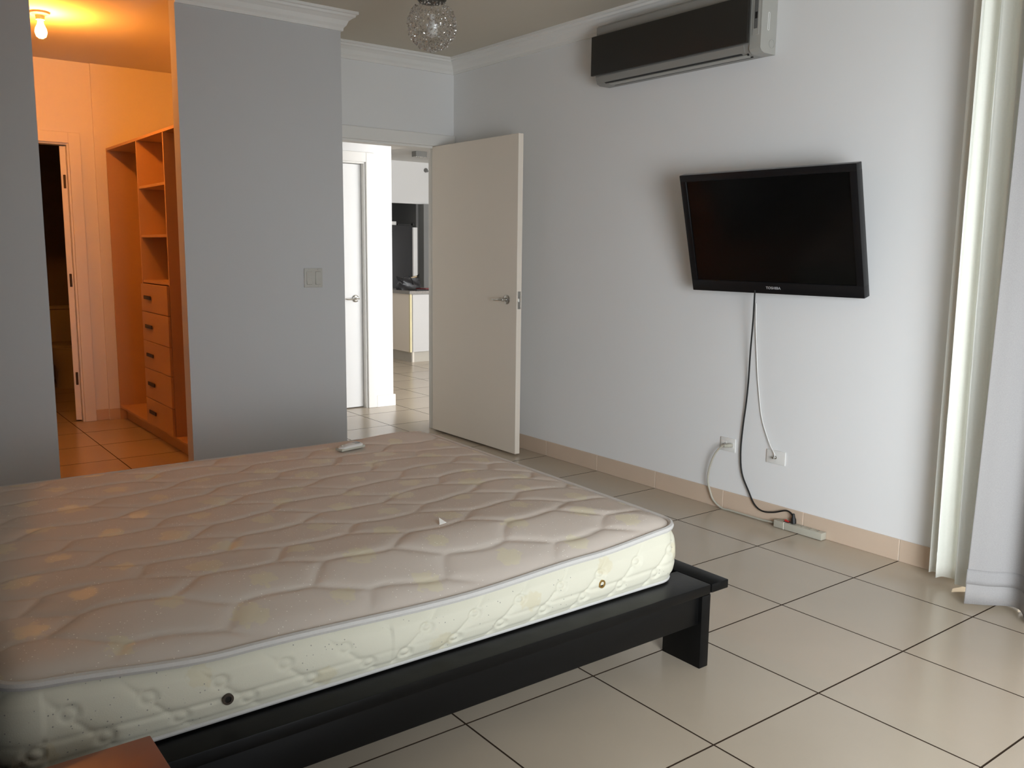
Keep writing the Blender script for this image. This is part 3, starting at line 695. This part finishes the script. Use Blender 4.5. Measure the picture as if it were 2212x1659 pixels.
# grey cord of the strip
gc = thing('strip_cord', 'grey cord curving from the left wall outlet down to the power strip', 'cord', (0.33, 0.8, 0.02))
q0 = onx(1573, 962, XW-0.045)
cp = [(1560, 962.5, .320), (1544, 981, .320), (1533, 1010, .325), (1529, 1037, .330), (1533, 1058, .335), (1541, 1080, .338), (1558, 1097, .340), (1577, 1107.5, .341), (1608.7, 1117.5, .341), (1645, 1124.7, .341)]
P = [onx(*q) for q in cp]
P = [Vector((p.x, p.y, max(p.z, 0.0075))) for p in P]; P.append(Vector((0.335, 0.642, 0.016)))
bm = NB(); tube(bm, P, 0.0055, 8, 6); obj('cable', bm, GREYP, gc, True)
pl = P[0]
bm = NB(); tube(bm, [(XW-0.0095, 0.962, 0.356), (XW-0.025, 0.965, 0.356), (XW-0.036, 0.978, 0.354), (pl.x+0.001, pl.y-0.003, pl.z)], 0.012, 10, 4, radii=[0.0135, 0.0135, 0.012, 0.007], flat=0.8); obj('plug', bm, GREYP, gc, True)

# ------------------------------------------------------------------ curtains at the right
def cloth(name, fx, y0, y1, z0f, z1, m, parent, ny=150, nz=40, th=0.0016, zs=None):
    bm = NB(); g = []
    for i in range(ny+1):
        s = i/ny; row = []
        for j in range(nz+1):
            t = j/nz; x, y = fx(s, t); zb = z0f(s); row.append(bm.verts.new((x, y, zb+(z1-zb)*t)))
        g.append(row)
    for i in range(ny):
        for j in range(nz): bm.faces.new((g[i][j], g[i+1][j], g[i+1][j+1], g[i][j+1]))
    o = obj(name, bm, m, parent, True, 80)
    md = o.modifiers.new('thickness', 'SOLIDIFY'); md.thickness = th; md.offset = 0
    return o
cu = thing('curtain', 'pale cream opaque curtain hanging in folds at the end of the right wall', 'curtain', (0.22, -0.5, 0))
def fcream(s, t):
    y = -0.180-0.70*s; low = (1-t)
    ph = 2*PI*s*(8.6+2.6*t)+0.4*math.sin(2.2*t+s*9)+0.5*math.sin(s*17)
    a = 0.024*(0.85+0.25*math.sin(11*s+1)+0.25*low)
    x = 0.224+a*math.sin(ph+0.4)+0.006*math.sin(2.3*ph+1)+0.006*low*math.sin(5*s*PI)
    y += 0.016*math.cos(ph)*(1-0.3*low)-0.016-0.014*low**3*(1 if s < 0.03 else math.exp(-s*12))
    return x, y
cloth('panel', fcream, 0, 1, lambda s: 0.022+0.014*math.sin(9*s+1.0)+0.004*math.sin(40*s), 2.69, CURT, cu, 190, 48)
sh = thing('sheer_curtain', 'translucent greyish sheer curtain nearest the right edge', 'curtain', (0.12, -0.8, 0))
def fsheer(s, t):
    y = -0.460-0.85*s; low = 1-t
    ph = 2*PI*(s*3.85)
    x = 0.120-0.042*math.cos(ph)*(1+0.25*low)+0.012*math.sin(2.1*ph+0.6)
    y += 0.014*math.sin(ph)+0.030*low**2*math.exp(-s*14)
    return x, y
zs = lambda s: 0.012+0.006*math.sin(14*s)
cloth('panel', fsheer, 0, 1, zs, 2.69, SHEER, sh, 260, 48, 0.0008)
cloth('hem_band', lambda s, t: (fsheer(s, 0.02+0.02*t)[0]-0.003, fsheer(s, 0.02+0.02*t)[1]), 0, 1, lambda s: 0.095, 0.155, SHEER, sh, 260, 3, 0.0012)
rail = thing('curtain_rail', 'white double curtain track along the ceiling over the curtains', 'curtain rail', (0.2, -0.8, 2.69))
bm = NB(); box(bm, 0.215, 0.24, -1.38, -0.14, 2.694, 2.734, 0.003); obj('track', bm, TRIM, rail)
bm = NB(); box(bm, 0.105, 0.13, -1.38, -0.14, 2.694, 2.734, 0.003); obj('track', bm, TRIM, rail)

# ------------------------------------------------------------------ crystal globe lamp
gl = Vector((-0.99, 1.79, 2.425)); gr = 0.119
lamp = thing('ceiling_lamp', 'crystal bead globe lamp hanging from the bedroom ceiling', 'lamp', (gl.x, gl.y, CZ))
bm = NB(); lathe(bm, [(0, 0.0), (0.065, 0.0), (0.060, -0.02), (0.012, -0.03), (0.012, -0.17), (0.066, -0.178), (0.070, -0.195), (0.060, -0.206), (0, -0.206)], (gl.x, gl.y, CZ), n=28); obj('canopy', bm, CANOPY, lamp, True)
bm = NB(); lathe(bm, [(gr*0.95*math.sin(a), gr*0.95*math.cos(a)) for a in [0.62+(PI-0.62)*i/22 for i in range(22)]]+[(0, -gr*0.95)], gl, n=36); obj('globe', bm, GLOBE, lamp, True)
bm = NB(); N = 850
for i in range(N):
    z = 1-2*(i+0.5)/N; ph = i*2.399963
    if z > 0.80: continue
    r = math.sqrt(1-z*z); d = Vector((r*math.cos(ph), r*math.sin(ph), z)); d = (d+Vector((random.uniform(-.05, .05) for _ in range(3)))).normalized()
    sz = random.uniform(0.0030, 0.0052); c = gl+d*(gr*random.uniform(0.955, 1.0))
    rot = Matrix.Rotation(random.uniform(0, PI), 3, Vector((random.random(), random.random(), random.random()+.1)).normalized())
    vs = [bm.verts.new(c+rot @ Vector(v)*sz) for v in ((1, 0, 0), (-1, 0, 0), (0, 1, 0), (0, -1, 0), (0, 0, 1.5), (0, 0, -1.5))]
    for f in ((0, 2, 4), (2, 1, 4), (1, 3, 4), (3, 0, 4), (2, 0, 5), (1, 2, 5), (3, 1, 5), (0, 3, 5)): bm.faces.new([vs[k] for k in f])
bd = obj('beads', bm, BEAD, lamp); bd['kind'] = 'stuff'
bm = NB(); lathe(bm, [(0, 0.05), (0.012, 0.05), (0.014, 0.01), (0.028, -0.02), (0.026, -0.045), (0, -0.058)], gl, n=16); obj('bulb', bm, WHITEP, lamp, True)

# ------------------------------------------------------------------ closet: wardrobe, bulb
wd = thing('wardrobe', 'open maple wardrobe with shelves and drawers in the orange-lit closet', 'wardrobe', (-1.31, 4.27, 0))
WX, WB = -1.645, -1.08; T2 = 0.018
def part(name, m, *b, parent=wd, bev=0.001):
    bm = NB(); box(bm, *b, bev, 1); return obj(name, bm, m, parent)
part('side_panel', MAPLE, WX, WB, 5.402, 5.420, 0.0, 2.10); part('side_panel', MAPLE, WX, WB, 3.10, 3.118, 0.0, 2.10)
part('divider', MAPLE, WX, WB, 4.568, 4.586, 0.11, 2.08); part('divider', MAPLE, WX, WB, 3.939, 3.957, 0.11, 2.08)
part('top_panel', MAPLE, WX, WB, 3.1185, 5.4015, 2.081, 2.10)
part('back_panel', MAPLE, WB-0.008, WB+0.004, 3.1185, 5.4015, 0.11, 2.0805)
part('bottom_panel', MAPLE, WX, WB-0.009, 3.1185, 5.4015, 0.092, 0.110)
part('toe_kick', MAPLED, WX+0.045, WX+0.060, 3.1185, 5.4015, 0.0, 0.0915)
for z in (1.765, 1.434, 1.122): part('shelf', MAPLE, WX+0.004, WB-0.009, 3.9575, 4.5675, z-0.009, z+0.009)
zz = [1.110, 0.914, 0.710, 0.515, 0.302, 0.112]
for a, b in zip(zz, zz[1:]):
    dr = part('drawer', MAPLED, WX-0.018, WX-0.001, 3.943, 4.560, b+0.003, a-0.002, bev=0.0015)
    zc = b+(a-b)*0.52
    bm = NB(); box(bm, WX-0.030, WX-0.024, 4.30, 4.46, zc-0.013, zc+0.013, 0.003); box(bm, WX-0.0245, WX-0.0185, 4.32, 4.335, zc-0.006, zc+0.006); box(bm, WX-0.0245, WX-0.0185, 4.425, 4.44, zc-0.006, zc+0.006); obj('handle', bm, HANDLE, dr)
part('rod', CHROME, WX+0.26, WX+0.285, 4.5865, 5.4015, 1.98, 2.005)
bx, by = -2.285, 4.03
bl = thing('bulb_fixture', 'bare glowing bulb on the closet ceiling', 'lamp', (bx, by, 2.715))
bm = NB(); lathe(bm, [(0, 0), (0.055, 0), (0.052, -0.012), (0.026, -0.02), (0.024, -0.045), (0, -0.045)], (bx, by, 2.715), n=24); obj('socket', bm, BULBN, bl, True)
bm = NB(); lathe(bm, [(0, -0.046), (0.014, -0.046), (0.018, -0.07), (0.030, -0.095), (0.033, -0.115), (0.026, -0.138), (0.012, -0.148), (0, -0.15)], (bx, by, 2.715), n=20); obj('bulb', bm, BULB, bl, True)

# toilet in the dark bathroom
to = thing('toilet', 'toilet barely visible in the dark bathroom doorway', 'toilet', (-1.62, 7.5, 0))
bm = NB(); lathe(bm, [(0, 0), (0.13, 0), (0.12, 0.08), (0.11, 0.16), (0.16, 0.27), (0.19, 0.36), (0.19, 0.385), (0, 0.385)], (-1.62, 7.42, 0), n=28)
for v in bm.verts: v.co.y = 7.42+(v.co.y-7.42)*1.25
obj('bowl', bm, CERAM, to, True)
bm = NB(); lathe(bm, [(0, 0.386), (0.19, 0.386), (0.195, 0.40), (0.185, 0.425), (0, 0.43)], (-1.62, 7.42, 0), n=28)
for v in bm.verts: v.co.y = 7.42+(v.co.y-7.42)*1.25
obj('lid', bm, CERAM, to, True)
bm = NB(); box(bm, -1.83, -1.41, 7.67, 7.86, 0.38, 0.74, 0.02); box(bm, -1.70, -1.54, 7.60, 7.80, 0.0, 0.385, 0.02); tk = obj('tank', bm, CERAM, to, True)
bm = NB(); box(bm, -1.84, -1.40, 7.66, 7.87, 0.741, 0.775, 0.01); obj('tank_lid', bm, CERAM, tk, True)

# ------------------------------------------------------------------ living room and kitchen through the door
isl = thing('kitchen_island', 'white kitchen island with a granite top seen through the doorway', 'kitchen island', (2.8, 7.6, 0))
IX0, IX1, IY0, IY1 = 2.118, 3.6, 7.25, 7.98
bm = NB(); box(bm, IX0+0.03, IX1, IY0+0.03, IY1, 0, 0.124); obj('toe_kick', bm, TOEK, isl)
bm = NB(); box(bm, IX0+0.016, IX1, IY0+0.016, IY1, 0.125, 0.829); obj('carcass', bm, CABW, isl)
bm = NB(); box(bm, IX0, IX0+0.0155, IY0+0.03, IY1, 0.125, 0.829, 0.001, 1); obj('end_panel', bm, DOORM, isl)
bm = NB(); box(bm, IX0+0.034, IX0+0.62, IY0, IY0+0.0155, 0.127, 0.826, 0.0015, 1); obj('door', bm, CABW, isl)
bm = NB(); box(bm, IX0+0.624, IX0+1.21, IY0, IY0+0.0155, 0.127, 0.826, 0.0015, 1); obj('door', bm, CABW, isl)
bm = NB(); box(bm, IX0-0.003, IX0+0.022, IY0+0.003, IY0+0.028, 0.125, 0.829, 0.001, 1); obj('corner_strip', bm, YEDGE, isl)
bm = NB(); box(bm, IX0-0.004+0.04, IX0+0.06, IY0+0.018, IY0+0.04, 0, 0.1245); obj('foot', bm, JOINT, isl)
bm = NB(); box(bm, IX0-0.02, IX1+0.02, IY0-0.02, IY1+0.02, 0.8295, 0.868, 0.003); obj('worktop', bm, GRANITE, isl)
# handbag on the island
hb = thing('handbag', 'slouching black handbag standing on the granite worktop', 'handbag', (2.30, 7.62, 0.868))
bm = NB(); rows = []
for j in range(9):
    t = j/8; row = []
    for k in range(28):
        a = 2*PI*k/28; ca_, sa = math.cos(a), math.sin(a)
        rx = 0.165*(1-0.10*t)+0.01*math.sin(5*a+6*t); ry = 0.075*(1-0.55*t)
        zt = 0.135+0.055*abs(ca_)**3*(1.15 if ca_ > 0 else 0.55)+0.012*math.sin(3*a)
        row.append(bm.verts.new((2.315+rx*math.copysign(abs(ca_)**0.7, ca_)+0.012*math.sin(8*t+a), 7.62+ry*math.copysign(abs(sa)**0.8, sa)+0.008*math.sin(4*a+9*t), 0.868+0.0+zt*t)))
    rows.append(row)
for a, b in zip(rows, rows[1:]):
    for k in range(28): bm.faces.new((a[k], a[(k+1) % 28], b[(k+1) % 28], b[k]))
bm.faces.new(rows[0][::-1])
bm.faces.new(rows[-1])
obj('body', bm, LEATHER, hb, True, 60)
bm = NB(); tube(bm, [(2.19, 7.56, 0.94), (2.20, 7.545, 1.02), (2.26, 7.54, 1.045), (2.32, 7.55, 0.99), (2.34, 7.55, 0.93)], 0.008, 8, 5, flat=0.6); obj('strap', bm, LEATHER, hb, True)
bm = NB(); box(bm, 2.31, 2.43, 7.60, 7.64, 0.99, 1.025, 0.008, 2, Matrix.Translation((2.37, 7.62, 1.0)) @ Matrix.Rotation(-0.25, 4, 'Y') @ Matrix.Translation((-2.37, -7.62, -1.0))); obj('lining_edge', bm, TAN, hb, True)
fo = thing('folder', 'dark red and black folder lying in front of the handbag', 'folder', (2.40, 7.40, 0.868))
Rf = Matrix.Translation((2.37, 7.40, 0.868)) @ Matrix.Rotation(0.12, 4, 'Z')
bm = NB(); box(bm, -0.15, 0.15, -0.10, 0.10, 0.0, 0.012, 0.003, 2, Rf); obj('cover', bm, LEATHER, fo, True)
bm = NB(); box(bm, -0.02, 0.145, -0.103, 0.095, 0.0125, 0.024, 0.003, 2, Rf); obj('cover', bm, REDF, fo, True)
# fridge in the recess
fr = thing('refrigerator', 'tall black refrigerator with a bright pale door edge in the kitchen recess', 'refrigerator', (3.5, 10.3, 0))
bm = NB(); box(bm, 3.08, 3.80, 10.02, 10.72, 0.02, 1.73, 0.006); obj('cabinet', bm, FRIDGE, fr, True)
bm = NB(); box(bm, 3.80, 3.875, 9.99, 10.72, 0.03, 1.70, 0.004); obj('door', bm, CEILK, fr, True)
bm = NB(); box(bm, 3.80, 3.85, 10.00, 10.05, 1.7305, 1.765, 0.004); obj('hinge_cover', bm, BLACKR, fr, True)
bm = NB(); box(bm, 3.55, 3.79, 10.03, 10.20, 1.731, 1.752, 0.004); obj('top_trim', bm, BLACKR, fr)
bm = NB(); box(bm, 3.43, 3.53, 10.04, 10.16, 1.7315, 1.785, 0.003)
tag(obj('carton', bm, WHITEP), 'small white carton on top of the black refrigerator', 'box')
bm = NB(); box(bm, 4.20, 6.0, 10.33, 10.495, 0, 2.084, 0.004)
pn = obj('tall_cabinet', bm, KGREY); tag(pn, 'tall plain grey cabinet right of the refrigerator, half hidden by the open door', 'cabinet')
vt = thing('ceiling_vent', 'grey box-shaped vent on the living room ceiling seen through the doorway', 'vent', (3.42, 9.1, CZ))
bm = NB(); box(bm, 3.262, 3.44, 9.00, 9.12, 2.662, 2.7345, 0.003); obj('housing', bm, VENT, vt)
for i in range(5):
    bm = NB(); box(bm, 3.27+i*0.034, 3.285+i*0.034, 9.01, 9.11, 2.655, 2.6615); obj('slat', bm, TRIM, vt)
bm = NB(); lathe(bm, [(0, 0), (0.035, 0), (0.035, 0.012), (0.022, 0.03), (0.018, 0.06), (0, 0.065)], (4.28, 10.40, 2.62), (0, -1, -0.35), 16)
tag(obj('smoke_detector', bm, VENT, None, True), 'small grey detector on the far white wall above the kitchen opening', 'detector')
